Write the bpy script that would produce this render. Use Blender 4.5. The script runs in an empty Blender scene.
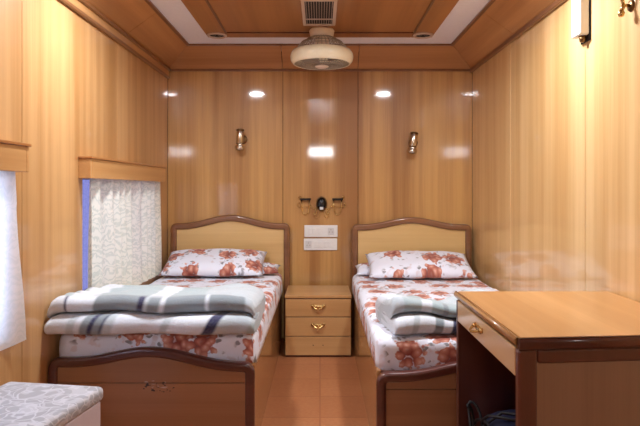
import bpy, bmesh, math, random
from mathutils import Vector, Matrix, noise
random.seed(7)
PI = math.pi
scene = bpy.context.scene
C = scene.collection

# ------------------------------------------------------------------ helpers
def wloc(o):
    v = Vector((0, 0, 0))
    while o is not None:
        v += o.location
        o = o.parent
    return v

def obj(name, bm, mats, parent=None, bevel=0, seg=2, smooth=False, origin=None):
    """link a bmesh written in world coordinates as one object"""
    bmesh.ops.recalc_face_normals(bm, faces=bm.faces[:])
    me = bpy.data.meshes.new(name)
    if parent is not None:
        off = wloc(parent)
    elif origin is not None:
        off = Vector(origin)
    else:
        xs = [v.co for v in bm.verts]
        off = Vector(((min(p.x for p in xs) + max(p.x for p in xs)) / 2,
                      (min(p.y for p in xs) + max(p.y for p in xs)) / 2, min(p.z for p in xs)))
    for v in bm.verts:
        v.co -= off
    if smooth:
        for f in bm.faces:
            f.smooth = True
    bm.to_mesh(me)
    bm.free()
    o = bpy.data.objects.new(name, me)
    C.objects.link(o)
    for m in (mats if isinstance(mats, (list, tuple)) else [mats]):
        me.materials.append(m)
    if parent is not None:
        o.parent = parent
    else:
        o.location = off
    if bevel:
        b = o.modifiers.new('bevel', 'BEVEL')
        b.width = bevel
        b.segments = seg
        b.limit_method = 'ANGLE'
        b.angle_limit = math.radians(40)
    return o

def tag(o, label=None, cat=None, group=None, kind=None):
    if label: o['label'] = label
    if cat: o['category'] = cat
    if group: o['group'] = group
    if kind: o['kind'] = kind
    return o

def thing(name, loc, label, cat, group=None):
    o = bpy.data.objects.new(name, None)
    o.empty_display_size = .1
    C.objects.link(o)
    o.location = loc
    return tag(o, label, cat, group)

def struct(o):
    o['kind'] = 'structure'
    return o

def nb(): return bmesh.new()

def box(bm, x0, x1, y0, y1, z0, z1, mi=0):
    vs = [bm.verts.new(p) for p in ((x0,y0,z0),(x1,y0,z0),(x1,y1,z0),(x0,y1,z0),(x0,y0,z1),(x1,y0,z1),(x1,y1,z1),(x0,y1,z1))]
    for q in ((0,3,2,1),(4,5,6,7),(0,1,5,4),(1,2,6,5),(2,3,7,6),(3,0,4,7)):
        f = bm.faces.new([vs[i] for i in q]); f.material_index = mi
    return vs

def prism(bm, pts, fn, mi=0):
    """pts 2-D closed polygon, fn(a,b,k) -> 3-D for k=0,1"""
    a = [bm.verts.new(fn(p[0], p[1], 0)) for p in pts]
    b = [bm.verts.new(fn(p[0], p[1], 1)) for p in pts]
    n = len(pts)
    fs = [bm.faces.new(a), bm.faces.new(b[::-1])]
    for i in range(n):
        fs.append(bm.faces.new((a[i], b[i], b[(i+1) % n], a[(i+1) % n])))
    for f in fs: f.material_index = mi

def lathe(bm, prof, mat=Matrix(), n=32, mi=0):
    """prof: list of (r, z); spun about local z then moved by mat"""
    rings = []
    for r, z in prof:
        if r < 1e-6:
            rings.append([bm.verts.new(mat @ Vector((0, 0, z)))])
        else:
            rings.append([bm.verts.new(mat @ Vector((r*math.cos(2*PI*i/n), r*math.sin(2*PI*i/n), z))) for i in range(n)])
    for a, b in zip(rings, rings[1:]):
        for i in range(n):
            j = (i+1) % n
            if len(a) == 1 and len(b) == 1: continue
            if len(a) == 1: f = bm.faces.new((a[0], b[i], b[j]))
            elif len(b) == 1: f = bm.faces.new((a[i], a[j], b[0]))
            else: f = bm.faces.new((a[i], a[j], b[j], b[i]))
            f.material_index = mi; f.smooth = True

def tube(bm, pts, r, n=8, closed=False, mi=0):
    pts = [Vector(p) for p in pts]
    N = len(pts)
    rings = []
    up = None
    for i, p in enumerate(pts):
        if closed: d = pts[(i+1) % N] - pts[i-1]
        else: d = pts[min(i+1, N-1)] - pts[max(i-1, 0)]
        d.normalize()
        if up is None:
            up = Vector((0, 0, 1)) if abs(d.z) < .9 else Vector((1, 0, 0))
        a = d.cross(up)
        if a.length < 1e-5: a = d.orthogonal()
        a.normalize()
        b = a.cross(d).normalized()
        up = b
        rr = r[i] if isinstance(r, (list, tuple)) else r
        rings.append([bm.verts.new(p + a*rr*math.cos(2*PI*k/n) + b*rr*math.sin(2*PI*k/n)) for k in range(n)])
    M = N if closed else N-1
    for i in range(M):
        A, B = rings[i], rings[(i+1) % N]
        for k in range(n):
            f = bm.faces.new((A[k], A[(k+1) % n], B[(k+1) % n], B[k])); f.smooth = True; f.material_index = mi
    if not closed:
        f = bm.faces.new(rings[0][::-1]); f.material_index = mi
        f = bm.faces.new(rings[-1]); f.material_index = mi

def rrect(w, h, r, seg=4):
    """rounded rectangle, centred"""
    out = []
    for cx, cy, a0 in ((w/2-r, h/2-r, 0), (-w/2+r, h/2-r, 90), (-w/2+r, -h/2+r, 180), (w/2-r, -h/2+r, 270)):
        for k in range(seg+1):
            a = math.radians(a0 + 90*k/seg)
            out.append((cx + r*math.cos(a), cy + r*math.sin(a)))
    return out

def sweep_xz(bm, path, w, y0, y1, r=.012):
    """sweep a rounded section along an open path in the XZ plane; w lies inward (to the right of travel)"""
    sec = rrect(w, y1-y0, r)
    yc = (y0+y1)/2
    P = [Vector((p[0], p[1])) for p in path]
    rings = []
    for i, p in enumerate(P):
        d1 = (P[i]-P[i-1]).normalized() if i > 0 else (P[1]-P[0]).normalized()
        d2 = (P[i+1]-P[i]).normalized() if i < len(P)-1 else d1
        d = (d1+d2).normalized()
        nrm = Vector((d.y, -d.x))
        k = 1/max(.6, d.dot(d1))
        rings.append([bm.verts.new((p.x + nrm.x*(w/2+a)*k, yc+b, p.y + nrm.y*(w/2+a)*k)) for a, b in sec])
    n = len(sec)
    for A, B in zip(rings, rings[1:]):
        for k in range(n):
            f = bm.faces.new((A[k], A[(k+1) % n], B[(k+1) % n], B[k])); f.smooth = True
    bm.faces.new(rings[0]); bm.faces.new(rings[-1][::-1])

# ------------------------------------------------------------------ materials
def srgb(r, g, b):
    f = lambda c: (c/255/12.92) if c/255 <= .04045 else ((c/255+.055)/1.055)**2.4
    return (f(r), f(g), f(b), 1)

class NT:
    def __init__(s, name):
        s.m = bpy.data.materials.new(name); s.m.use_nodes = True
        s.t = s.m.node_tree; s.b = s.t.nodes['Principled BSDF']; s.out = s.t.nodes['Material Output']
    def n(s, typ, **kw):
        x = s.t.nodes.new(typ)
        for k, v in kw.items(): setattr(x, k, v)
        return x
    def l(s, a, b): s.t.links.new(a, b)
    def math(s, op, a, b=None, clamp=False):
        x = s.n('ShaderNodeMath', operation=op, use_clamp=clamp)
        for i, v in enumerate((a, b)):
            if v is None: continue
            if isinstance(v, (int, float)): x.inputs[i].default_value = v
            else: s.l(v, x.inputs[i])
        return x.outputs[0]
    def mix(s, f, a, b):
        x = s.n('ShaderNodeMix', data_type='RGBA')
        for sock, v in ((x.inputs[0], f), (x.inputs[6], a), (x.inputs[7], b)):
            if isinstance(v, (int, float)): sock.default_value = v
            elif isinstance(v, tuple): sock.default_value = v
            else: s.l(v, sock)
        return x.outputs[2]
    def ramp(s, f, stops, interp='LINEAR'):
        x = s.n('ShaderNodeValToRGB'); r = x.color_ramp; r.interpolation = interp
        while len(r.elements) < len(stops): r.elements.new(.5)
        for e, (p, c) in zip(r.elements, stops): e.position = p; e.color = c
        s.l(f, x.inputs[0]); return x.outputs[0]
    def step(s, v, a, b):
        x = s.n('ShaderNodeMapRange', interpolation_type='SMOOTHSTEP'); s.l(v, x.inputs[0])
        x.inputs[1].default_value = a; x.inputs[2].default_value = b
        return x.outputs[0]
    def noise(s, vec, scale, detail=3, dist=0, dim='3D'):
        x = s.n('ShaderNodeTexNoise', noise_dimensions=dim); s.l(vec, x.inputs['Vector'])
        x.inputs['Scale'].default_value = scale; x.inputs['Detail'].default_value = detail; x.inputs['Distortion'].default_value = dist
        return x
    def mapping(s, vec, scale=(1,1,1), loc=(0,0,0), rot=(0,0,0)):
        x = s.n('ShaderNodeMapping'); s.l(vec, x.inputs[0])
        x.inputs['Location'].default_value = loc; x.inputs['Scale'].default_value = scale; x.inputs['Rotation'].default_value = rot
        return x.outputs[0]
    def coord(s, k='Object'): return s.n('ShaderNodeTexCoord').outputs[k]
    def bump(s, h, strength=.2, dist=.01):
        x = s.n('ShaderNodeBump'); x.inputs['Strength'].default_value = strength; x.inputs['Distance'].default_value = dist
        s.l(h, x.inputs['Height']); s.l(x.outputs[0], s.b.inputs['Normal'])
    def set(s, **kw):
        for k, v in kw.items(): s.b.inputs[k.replace('_', ' ')].default_value = v

def plain(name, col, rough=.5, metal=0, **kw):
    a = NT(name)
    t = a.noise(a.coord(), 40, 2)
    d = tuple(c*.9 for c in col[:3]) + (1,)
    a.l(a.mix(t.outputs[0], d, col), a.b.inputs['Base Color'])
    a.set(Roughness=rough, Metallic=metal, **kw)
    return a.m

def wood(name, light, dark, axis='z', rough=.3, coat=.5, crough=.12, fine=22, contrast=1.0, spec=.5):
    a = NT(name)
    co = a.coord()
    hi, lo = fine, fine*.035
    sc = {'x': (lo, hi, hi), 'y': (hi, lo, hi), 'z': (hi, hi, lo)}[axis]
    n1 = a.noise(a.mapping(co, sc), 1, 6, .25)
    sc2 = tuple(v*.3 if v == hi else v*.12 for v in sc)
    n2 = a.noise(a.mapping(co, sc2, (3.1, 1.7, .3)), 1, 1)
    sc3 = tuple(v*6 if v == hi else v*3 for v in sc)
    n3 = a.noise(a.mapping(co, sc3), 1, 2)
    v = a.math('ADD', a.math('MULTIPLY', n1.outputs[0], .33), a.math('MULTIPLY', n2.outputs[0], .55))
    v = a.math('ADD', v, a.math('MULTIPLY', n3.outputs[0], .12))
    v = a.step(v, .5-.22/contrast, .5+.22/contrast)
    a.l(a.mix(v, dark, light), a.b.inputs['Base Color'])
    a.set(Roughness=rough, Coat_Weight=coat, Coat_Roughness=crough, Specular_IOR_Level=spec)
    return a

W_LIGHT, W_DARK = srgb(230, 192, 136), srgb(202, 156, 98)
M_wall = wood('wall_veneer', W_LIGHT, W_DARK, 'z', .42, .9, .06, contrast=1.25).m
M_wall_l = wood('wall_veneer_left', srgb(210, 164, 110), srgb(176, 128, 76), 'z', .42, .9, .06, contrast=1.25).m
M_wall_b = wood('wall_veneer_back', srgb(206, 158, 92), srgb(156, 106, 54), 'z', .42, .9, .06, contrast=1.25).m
M_groove = plain('groove_shadow_gap', srgb(60, 34, 18), .8)
M_ceilwood = wood('ceiling_veneer', srgb(172, 116, 66), srgb(140, 88, 46), 'y', .35, .4, .15).m
M_cove = wood('cove_veneer', srgb(200, 144, 90), srgb(162, 108, 62), 'y', .35, .4, .15).m
M_cove_x = wood('cove_veneer_cross', srgb(200, 144, 90), srgb(162, 108, 62), 'x', .35, .4, .15).m
M_corn = wood('brown_cornice', srgb(144, 96, 60), srgb(112, 70, 42), 'y', .3, .5, .12).m
M_mould = wood('dark_moulding', srgb(104, 56, 40), srgb(76, 38, 28), 'y', .3, .5, .12).m
M_mould_z = wood('dark_frame_wood', srgb(100, 56, 44), srgb(74, 38, 32), 'z', .28, .6, .1).m
M_mould_x = wood('dark_arch_wood', srgb(140, 92, 54), srgb(106, 66, 38), 'x', .28, .6, .1).m
M_mould_f = wood('dark_footboard_moulding', srgb(96, 50, 40), srgb(70, 34, 30), 'x', .28, .6, .1).m
M_head = wood('headboard_veneer', srgb(222, 186, 124), srgb(202, 160, 100), 'x', .35, .4, .15).m
M_cab = wood('cabinet_veneer', srgb(200, 156, 102), srgb(176, 128, 78), 'x', .32, .5, .12).m
M_side = wood('bed_side_veneer', srgb(178, 130, 80), srgb(150, 104, 60), 'y', .25, .6, .08).m
M_desktop = wood('desk_top_veneer', srgb(216, 164, 108), srgb(190, 136, 82), 'y', .3, .5, .12).m
M_drawer = wood('drawer_veneer', srgb(214, 174, 124), srgb(190, 146, 96), 'y', .3, .5, .12).m
M_deskpanel = wood('desk_panel_veneer', srgb(154, 122, 98), srgb(128, 98, 78), 'z', .3, .5, .12).m
M_inner = wood('desk_inner_wood', srgb(120, 72, 52), srgb(92, 52, 38), 'z', .4, .2, .2).m
M_pelmet = wood('pelmet_veneer', srgb(206, 158, 102), srgb(180, 128, 76), 'y', .3, .5, .12).m
M_white = plain('ceiling_white_laminate', srgb(244, 244, 250), .5)
M_brass = plain('brass', srgb(214, 180, 116), .22, 1)
M_dbrass = plain('aged_brass', srgb(120, 92, 60), .35, 1)
M_steel = plain('polished_steel', srgb(210, 200, 185), .2, 1)
M_black = plain('black_lacquer', srgb(18, 16, 16), .25)
M_blackr = plain('black_rubber', srgb(16, 14, 20), .6)
M_plastic = plain('white_switch_plastic', srgb(232, 230, 226), .35)
M_plastic2 = plain('grey_switch_plastic', srgb(212, 210, 208), .35)
M_cream = plain('cream_enamel', srgb(255, 248, 218), .35, Coat_Weight=1, Coat_Roughness=.1)
M_fancap = plain('pale_pink_enamel', srgb(238, 222, 206), .4)
M_fangrey = plain('grey_wire', srgb(176, 166, 150), .4, .3)
M_fandark = plain('fan_blade_grey', srgb(172, 162, 150), .5)
M_dark = plain('dark_interior', srgb(30, 24, 24), .7)
M_navy = plain('navy_nylon', srgb(26, 30, 60), .55)
M_stoolside = plain('lilac_laminate', srgb(206, 194, 200), .5)
M_ventwhite = plain('vent_white_paint', srgb(206, 182, 164), .5)
M_frameglass = plain('window_aluminium', srgb(170, 172, 178), .4, .8)

# footboard with worn patches
def footboard_mat(name, worn):
    a = wood(name, srgb(158, 114, 80), srgb(132, 92, 62), 'x', .3, .5, .12)
    if worn:
        col = a.b.inputs['Base Color'].links[0].from_socket
        co = a.coord()
        sx = a.n('ShaderNodeSeparateXYZ'); a.l(co, sx.inputs[0])
        def rng(s, c, h):
            return a.step(a.math('ABSOLUTE', a.math('SUBTRACT', s, c)), h, h*.55)
        n = a.noise(a.mapping(co, (42, 1, 80), (1.3, 0, .4)), 1, 2)
        w = a.math('MULTIPLY', rng(sx.outputs[0], .03, .11), rng(sx.outputs[2], .305, .036))
        chip = a.step(a.math('MULTIPLY', n.outputs[0], w), .58, .62)
        n2 = a.noise(a.mapping(co, (45, 1, 90), (5, 0, 2)), 1, 2)
        w2 = a.math('MULTIPLY', rng(sx.outputs[0], .01, .09), rng(sx.outputs[2], .318, .026))
        pale = a.step(a.math('MULTIPLY', n2.outputs[0], w2), .54, .62)
        c1 = a.mix(a.math('MULTIPLY', pale, .8), col, srgb(190, 180, 176))
        a.l(a.mix(chip, c1, srgb(34, 24, 22)), a.b.inputs['Base Color'])
    return a.m
M_foot = footboard_mat('footboard_veneer', False)
M_footw = footboard_mat('worn_footboard_veneer', True)

def floral(name, scale, seed):
    a = NT(name)
    uv = a.mapping(a.coord('UV'), (1, 1, 1), (seed, seed*.37, 0))
    nd = a.noise(uv, 16, 2)
    off = a.n('ShaderNodeVectorMath', operation='MULTIPLY_ADD')
    a.l(nd.outputs['Color'], off.inputs[0]); off.inputs[1].default_value = (.045, .045, 0); a.l(uv, off.inputs[2])
    def vor(vec, sc, rnd=1.0):
        v = a.n('ShaderNodeTexVoronoi', voronoi_dimensions='2D', feature='F1'); a.l(vec, v.inputs['Vector'])
        v.inputs['Scale'].default_value = sc; v.inputs['Randomness'].default_value = rnd
        return v
    v = vor(off.outputs[0], scale, .6)
    p = vor(off.outputs[0], scale*5)
    n = a.noise(uv, scale*6, 2)
    d = a.math('ADD', v.outputs['Distance'], a.math('MULTIPLY', a.math('SUBTRACT', p.outputs['Distance'], .4), .30))
    d = a.math('ADD', d, a.math('MULTIPLY', a.math('SUBTRACT', n.outputs[0], .5), .30))
    flower = a.step(d, .35, .29)
    pet = a.ramp(p.outputs['Distance'], [(0, srgb(226, 186, 170)), (.22, srgb(206, 142, 120)), (.48, srgb(178, 102, 84)), (.72, srgb(134, 72, 62)), (.9, srgb(226, 216, 218))])
    heart = a.step(v.outputs['Distance'], .13, .05)
    pet = a.mix(a.math('MULTIPLY', heart, .7), pet, srgb(132, 52, 40))
    # leaves and dusky shadow flowers printed between
    lv = vor(a.mapping(off.outputs[0], (1, 1.7, 1), (3.3, 1.1, 0), (0, 0, .7)), scale*3.6)
    ring = a.math('MULTIPLY', a.step(v.outputs['Distance'], .25, .32), a.step(v.outputs['Distance'], .60, .46))
    n2 = a.noise(a.mapping(uv, (1, 1, 1), (4, 2, 0)), scale*3, 2)
    leaf = a.math('MULTIPLY', a.math('MULTIPLY', ring, a.step(lv.outputs['Distance'], .36, .28)), a.step(n2.outputs[0], .46, .54))
    base = a.mix(a.math('MULTIPLY', leaf, .85), srgb(234, 238, 250), srgb(112, 108, 112))
    haze = a.math('MULTIPLY', a.step(n2.outputs[0], .58, .66), a.step(v.outputs['Distance'], .3, .42))
    base = a.mix(a.math('MULTIPLY', haze, .45), base, srgb(206, 180, 178))
    a.l(a.mix(flower, base, pet), a.b.inputs['Base Color'])
    a.set(Roughness=.85, Sheen_Weight=.2)
    fine = a.noise(uv, 14, 3)
    a.bump(fine.outputs[0], .35, .014)
    return a.m
M_sheet = floral('floral_sheet_cotton', 5.0, 1.3)
M_sheet2 = floral('floral_sheet_cotton_right', 5.0, 6.1)
M_pillow = floral('floral_pillowcase', 5.0, 5.35)
M_pillow2 = floral('floral_pillowcase_right', 4.4, 9.4)

def blanket_mat(name, up, low, top):
    """plaid fleece: u runs along the bed's width (0-1), v round the fold (0 bottom of lower fold .. 1 back of top)"""
    a = NT(name)
    uv = a.coord('UV')
    s = a.n('ShaderNodeSeparateXYZ'); a.l(uv, s.inputs[0])
    nz = a.noise(uv, 2.2, 2)
    sk = a.math('MULTIPLY', a.math('SUBTRACT', nz.outputs[0], .5), .09)
    def stripes(st, k):
        f = a.math('ADD', a.math('ADD', s.outputs[0], sk), a.math('MULTIPLY', s.outputs[1], k))
        soft = [st[0]]
        for (p0, c0), (p1, c1) in zip(st, st[1:]):
            soft += [(p1-.007, c0), (p1+.007, c1)]
        return a.ramp(f, soft)
    cu, cl, ct = stripes(up, -.05), stripes(low, -.35), stripes(top, .25)
    c = a.mix(a.step(s.outputs[1], .42, .44), cl, cu)
    c = a.mix(a.step(s.outputs[1], .60, .64), c, ct)
    pile = a.noise(uv, 90, 3)
    c = a.mix(a.math('MULTIPLY', a.step(pile.outputs[0], .35, .7), .12), c, srgb(140, 146, 146))
    a.l(c, a.b.inputs['Base Color'])
    a.set(Roughness=.95, Sheen_Weight=.35)
    a.bump(pile.outputs[0], .35, .006)
    return a.m
LW, LG, MG, NV, MT = srgb(212, 218, 226), srgb(180, 190, 196), srgb(132, 142, 148), srgb(40, 40, 78), srgb(162, 178, 182)
M_blanket = blanket_mat('plaid_fleece',
    [(0, LW), (.06, NV), (.07, LW), (.20, MG), (.395, NV), (.425, LG), (.445, MG), (.50, LW), (.525, MG), (.73, LW), (.75, MG), (.93, LG)],
    [(0, LW), (.03, LG), (.07, LW), (.10, MG), (.14, NV), (.165, MG), (.20, NV), (.21, LG), (.25, LW), (.48, LG), (.52, LW), (.70, NV), (.75, LG), (.9, MT)],
    [(0, MT), (.25, LW), (.35, MT), (.62, LW), (.72, MT), (.9, LG)])
M_blanket2 = blanket_mat('pale_fleece',
    [(0, LG), (.07, MT), (.22, LW), (.3, MT), (.38, MG), (.42, MT), (.7, LG)],
    [(0, LW), (.07, LG), (.12, LW), (.25, MG), (.32, LW), (.40, NV), (.48, LG), (.7, MT)],
    [(0, MT), (.1, LG), (.2, LW), (.3, MT), (.7, LG)])

def curtain_mat(name, c0, c1, tl):
    a = NT(name)
    uv = a.coord('UV')
    nz = a.noise(uv, 9, 2)
    off = a.n('ShaderNodeVectorMath', operation='MULTIPLY_ADD')
    a.l(nz.outputs['Color'], off.inputs[0]); off.inputs[1].default_value = (.12, .12, 0); a.l(uv, off.inputs[2])
    w = a.n('ShaderNodeTexWave', wave_type='RINGS'); a.l(off.outputs[0], w.inputs[0])
    w.inputs['Scale'].default_value = 10; w.inputs['Distortion'].default_value = 9; w.inputs['Detail Scale'].default_value = 2.5
    f = a.math('MULTIPLY', a.step(w.outputs[1], .3, .85), .6)
    col = a.mix(f, c0, c1)
    a.l(col, a.b.inputs['Base Color'])
    a.set(Roughness=.85)
    tr = a.n('ShaderNodeBsdfTranslucent'); a.l(col, tr.inputs[0])
    mx = a.n('ShaderNodeMixShader'); mx.inputs[0].default_value = tl
    a.l(a.b.outputs[0], mx.inputs[1]); a.l(tr.outputs[0], mx.inputs[2]); a.l(mx.outputs[0], a.out.inputs[0])
    return a.m
M_curtain = curtain_mat('damask_curtain', srgb(248, 246, 228), srgb(208, 214, 196), .30)
M_curtain2 = curtain_mat('white_curtain', srgb(240, 240, 242), srgb(226, 230, 232), .48)

def stool_mat():
    a = NT('scroll_upholstery')
    uv = a.coord()
    nz = a.noise(uv, 7, 2)
    off = a.n('ShaderNodeVectorMath', operation='MULTIPLY_ADD')
    a.l(nz.outputs['Color'], off.inputs[0]); off.inputs[1].default_value = (.25, .25, .1); a.l(uv, off.inputs[2])
    v = a.n('ShaderNodeTexVoronoi', feature='DISTANCE_TO_EDGE'); a.l(off.outputs[0], v.inputs['Vector']); v.inputs['Scale'].default_value = 24
    w = a.n('ShaderNodeTexWave', wave_type='RINGS'); a.l(off.outputs[0], w.inputs[0]); w.inputs['Scale'].default_value = 11; w.inputs['Distortion'].default_value = 6
    f = a.math('MAXIMUM', a.step(v.outputs[0], .09, .03), a.math('MULTIPLY', a.step(w.outputs[1], .75, .9), .6))
    a.l(a.mix(f, srgb(156, 154, 157), srgb(192, 190, 194)), a.b.inputs['Base Color'])
    a.set(Roughness=.6, Sheen_Weight=.2)
    a.bump(f, .2, .004)
    return a.m
M_stool = stool_mat()

def floor_mat():
    a = NT('floor_vinyl')
    co = a.coord()
    b = a.n('ShaderNodeTexBrick'); a.l(a.mapping(co, (1, 1, 1)), b.inputs[0])
    b.inputs['Color1'].default_value = srgb(178, 118, 76); b.inputs['Color2'].default_value = srgb(166, 106, 66)
    b.inputs['Mortar'].default_value = srgb(150, 92, 58); b.inputs['Scale'].default_value = 1
    b.inputs['Brick Width'].default_value = .3; b.inputs['Row Height'].default_value = .3; b.inputs['Mortar Size'].default_value = .004
    b.offset = 0
    n = a.noise(co, 55, 4)
    c = a.mix(a.math('MULTIPLY', a.step(n.outputs[0], .3, .75), .35), b.outputs[0], srgb(150, 80, 44))
    a.l(c, a.b.inputs['Base Color']); a.set(Roughness=.45, Specular_IOR_Level=.4)
    return a.m
M_floor = floor_mat()

def glass_mat(nm, col):
    a = NT(nm)
    tr = a.n('ShaderNodeBsdfTransparent'); tr.inputs[0].default_value = col
    gl = a.n('ShaderNodeBsdfGlossy'); gl.inputs['Roughness'].default_value = .02
    lw = a.n('ShaderNodeLayerWeight'); lw.inputs[0].default_value = .5
    fr = a.math('ADD', a.math('MULTIPLY', a.math('POWER', lw.outputs['Facing'], 4), .6), .04)
    mx = a.n('ShaderNodeMixShader'); a.l(fr, mx.inputs[0]); a.l(tr.outputs[0], mx.inputs[1]); a.l(gl.outputs[0], mx.inputs[2])
    a.l(mx.outputs[0], a.out.inputs[0])
    return a.m
M_glass = glass_mat('window_glass', (.9, .94, 1, 1))
M_glass_t = glass_mat('tinted_window_glass', (.30, .295, .42, 1))

def emit(name, col, st):
    a = NT(name)
    e = a.n('ShaderNodeEmission'); e.inputs[0].default_value = col; e.inputs[1].default_value = st
    a.l(e.outputs[0], a.out.inputs[0])
    return a.m
M_lamp = emit('lit_downlight', (.94, .98, 1.05, 1), 500)
M_tube = emit('lit_tube', (.95, .97, 1, 1), 58)
M_unlit = plain('unlit_bulb', srgb(90, 84, 80), .3)

# ------------------------------------------------------------------ room shell
XL, XR, YB, YF = -1.19, 1.19, 4.5, -1.0
bm = nb(); box(bm, XL-.1, XR+.1, YF-.1, YB+.1, -.06, 0)
struct(obj('floor', bm, M_floor))

G = .0018
def panels_y(bm, x0, x1, cuts, z0, z1):
    for a, b in zip(cuts, cuts[1:]): box(bm, x0, x1, a+G, b-G, z0, z1)
# back wall
bm = nb()
for a, b in zip((XL, -.29, .297, XR), (-.29, .297, XR)):
    box(bm, a+G, b-G, YB, YB+.02, 0, 2.16)
box(bm, XL-.1, XR+.1, YB+.02, YB+.06, 0, 2.4, 1)
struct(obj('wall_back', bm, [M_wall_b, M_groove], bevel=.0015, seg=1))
# right wall
bm = nb()
panels_y(bm, XR, XR+.02, (YF, .2, 1.4, 2.585, 3.6, YB), 0, 2.2)
box(bm, XR+.02, XR+.06, YF-.1, YB+.1, 0, 2.4, 1)
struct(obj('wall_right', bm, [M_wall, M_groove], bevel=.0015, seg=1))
# left wall with two window openings
WIN = ((.85, 2.19), (2.885, 4.16))
WZ0, WZ1 = .60, 1.25
bm = nb()
cuts = (YF, .2, .85, 2.19, 2.30, 2.885, 3.38, 4.16, YB)
for a, b in zip(cuts, cuts[1:]):
    hole = any(w[0]-.01 <= a and b <= w[1]+.01 for w in WIN)
    ga = G if a not in (.85, 2.19, 2.885, 4.16) else 0
    gb = G if b not in (.85, 2.19, 2.885, 4.16) else 0
    for z0, z1 in (((0, WZ0), (WZ1, 2.2)) if hole else ((0, 2.2),)):
        box(bm, XL-.02, XL, a+ga, b-gb, z0, z1)
ys = (YF-.1, WIN[0][0], WIN[0][1], WIN[1][0], WIN[1][1], YB+.1)
for i in range(5):
    if i in (1, 3):
        box(bm, XL-.09, XL-.02, ys[i], ys[i+1], 0, WZ0, 1); box(bm, XL-.09, XL-.02, ys[i], ys[i+1], WZ1, 2.4, 1)
    else:
        box(bm, XL-.09, XL-.02, ys[i], ys[i+1], 0, 2.4, 1)
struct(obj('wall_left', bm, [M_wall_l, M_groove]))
# wall behind the camera
bm = nb(); box(bm, XL-.1, XR+.1, YF-.04, YF, 0, 2.4)
struct(obj('wall_front', bm, M_wall))
# windows
for k, (a, b) in enumerate(WIN):
    bm = nb(); x0, x1 = XL-.075, XL-.05
    t = .03
    box(bm, x0, x1, a, b, WZ0, WZ0+t); box(bm, x0, x1, a, b, WZ1-t, WZ1)
    box(bm, x0, x1, a, a+t, WZ0+t, WZ1-t); box(bm, x0, x1, b-t, b, WZ0+t, WZ1-t)
    m = (a+b)/2
    box(bm, x0, x1, m-.015, m+.015, WZ0+t, WZ1-t)
    wn = struct(obj('window_%d' % (k+1), bm, M_frameglass))
    bm = nb(); box(bm, x0+.01, x0+.014, a+t, b-t, WZ0+t, WZ1-t)
    obj('glass_pane', bm, M_glass_t if k else M_glass, wn)

# ceiling: white laminate sheet, wood panels under it, sloping coves
ZC = 2.25
bm = nb(); box(bm, XL-.1, XR+.1, YF-.1, YB+.1, ZC, ZC+.08)
struct(obj('ceiling', bm, M_white))
ZP = 2.232
bm = nb()
po, pi_, yo, yi = .785, .638, 4.04, 3.905
g = .004
box(bm, -pi_+g, pi_-g, YF, yi-g, ZP, ZC-.002)              # centre field
for s in (-1, 1):
    x = sorted((s*pi_, s*po)); box(bm, x[0], x[1], YF, yo, ZP, ZC-.002)
box(bm, -pi_, pi_, yi, yo, ZP, ZC-.002)
struct(obj('trim_1', bm, M_ceilwood, bevel=.003, seg=1))
bm = nb()   # dark beads round the wood panels
for s in (-1, 1):
    x = sorted((s*(pi_-.007), s*(pi_+.007))); box(bm, x[0], x[1], YF, yi, ZP-.006, ZP)
box(bm, -pi_-.007, pi_+.007, yi-.007, yi+.007, ZP-.006, ZP)
struct(obj('trim_2', bm, M_mould))
ai, yci, zl = .983, 4.29, 2.10
def cove_side(s, cuts):
    bm = nb()
    for a, b in zip(cuts, cuts[1:]):
        # last panel is mitred against the back cove
        far = b >= YB-.001
        pts = []
        for (x, z, yy) in ((s*XR, zl, YB if far else b-G), (s*ai, ZC, yci if far else b-G)):
            pts.append((x, z, yy))
        t = .018
        v = []
        for dz in (0, t):
            v.append([bm.verts.new((pts[0][0], a+G, zl+dz)), bm.verts.new((pts[1][0], a+G, ZC+dz)),
                      bm.verts.new((pts[1][0], pts[1][2], ZC+dz)), bm.verts.new((pts[0][0], pts[0][2], zl+dz))])
        bm.faces.new(v[0]); bm.faces.new(v[1][::-1])
        for i in range(4): bm.faces.new((v[0][i], v[1][i], v[1][(i+1) % 4], v[0][(i+1) % 4]))
    return bm
struct(obj('trim_3', cove_side(-1, (YF, .9, 2.2, 3.5, YB)), M_cove))
struct(obj('trim_4', cove_side(1, (YF, .9, 2.2, 3.5, YB)), M_cove))
bm = nb()
for a, b, aa, bb in ((XL, -.29, -ai, -.29), (-.29, .297, -.29, .297), (.297, XR, .297, ai)):
    v = []
    for dz in (0, .018):
        v.append([bm.verts.new((a, YB, zl+dz)), bm.verts.new((b-G*2, YB, zl+dz)), bm.verts.new((bb-G*2, yci, ZC+dz)), bm.verts.new((aa, yci, ZC+dz))])
    bm.faces.new(v[0]); bm.faces.new(v[1][::-1])
    for i in range(4): bm.faces.new((v[0][i], v[1][i], v[1][(i+1) % 4], v[0][(i+1) % 4]))
struct(obj('trim_5', bm, M_cove_x))
# dark mouldings
bm = nb()
box(bm, XR-.022, XR, YF, YB, zl-.022, zl+.006)                 # right cornice bead
box(bm, XL, XL+.03, YF, YB, zl-.012, zl+.006)                  # left upper bead
box(bm, XL, XL+.022, YF, YB, 2.028, 2.046)                     # left lower bead
box(bm, XL, XR, YB-.014, YB, zl-.012, zl+.006)                 # back bead
for s in (-1, 1):
    x = sorted((s*(ai-.012), s*(ai+.012))); box(bm, x[0], x[1], YF, yci+.012, ZC-.014, ZC)
box(bm, -ai, ai, yci-.012, yci+.012, ZC-.012, ZC)
struct(obj('trim_6', bm, M_corn, bevel=.004))
bm = nb(); box(bm, XL, XL+.014, YF, YB-.014, 2.046, zl-.012)
struct(obj('trim_7', bm, M_pelmet))

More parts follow.
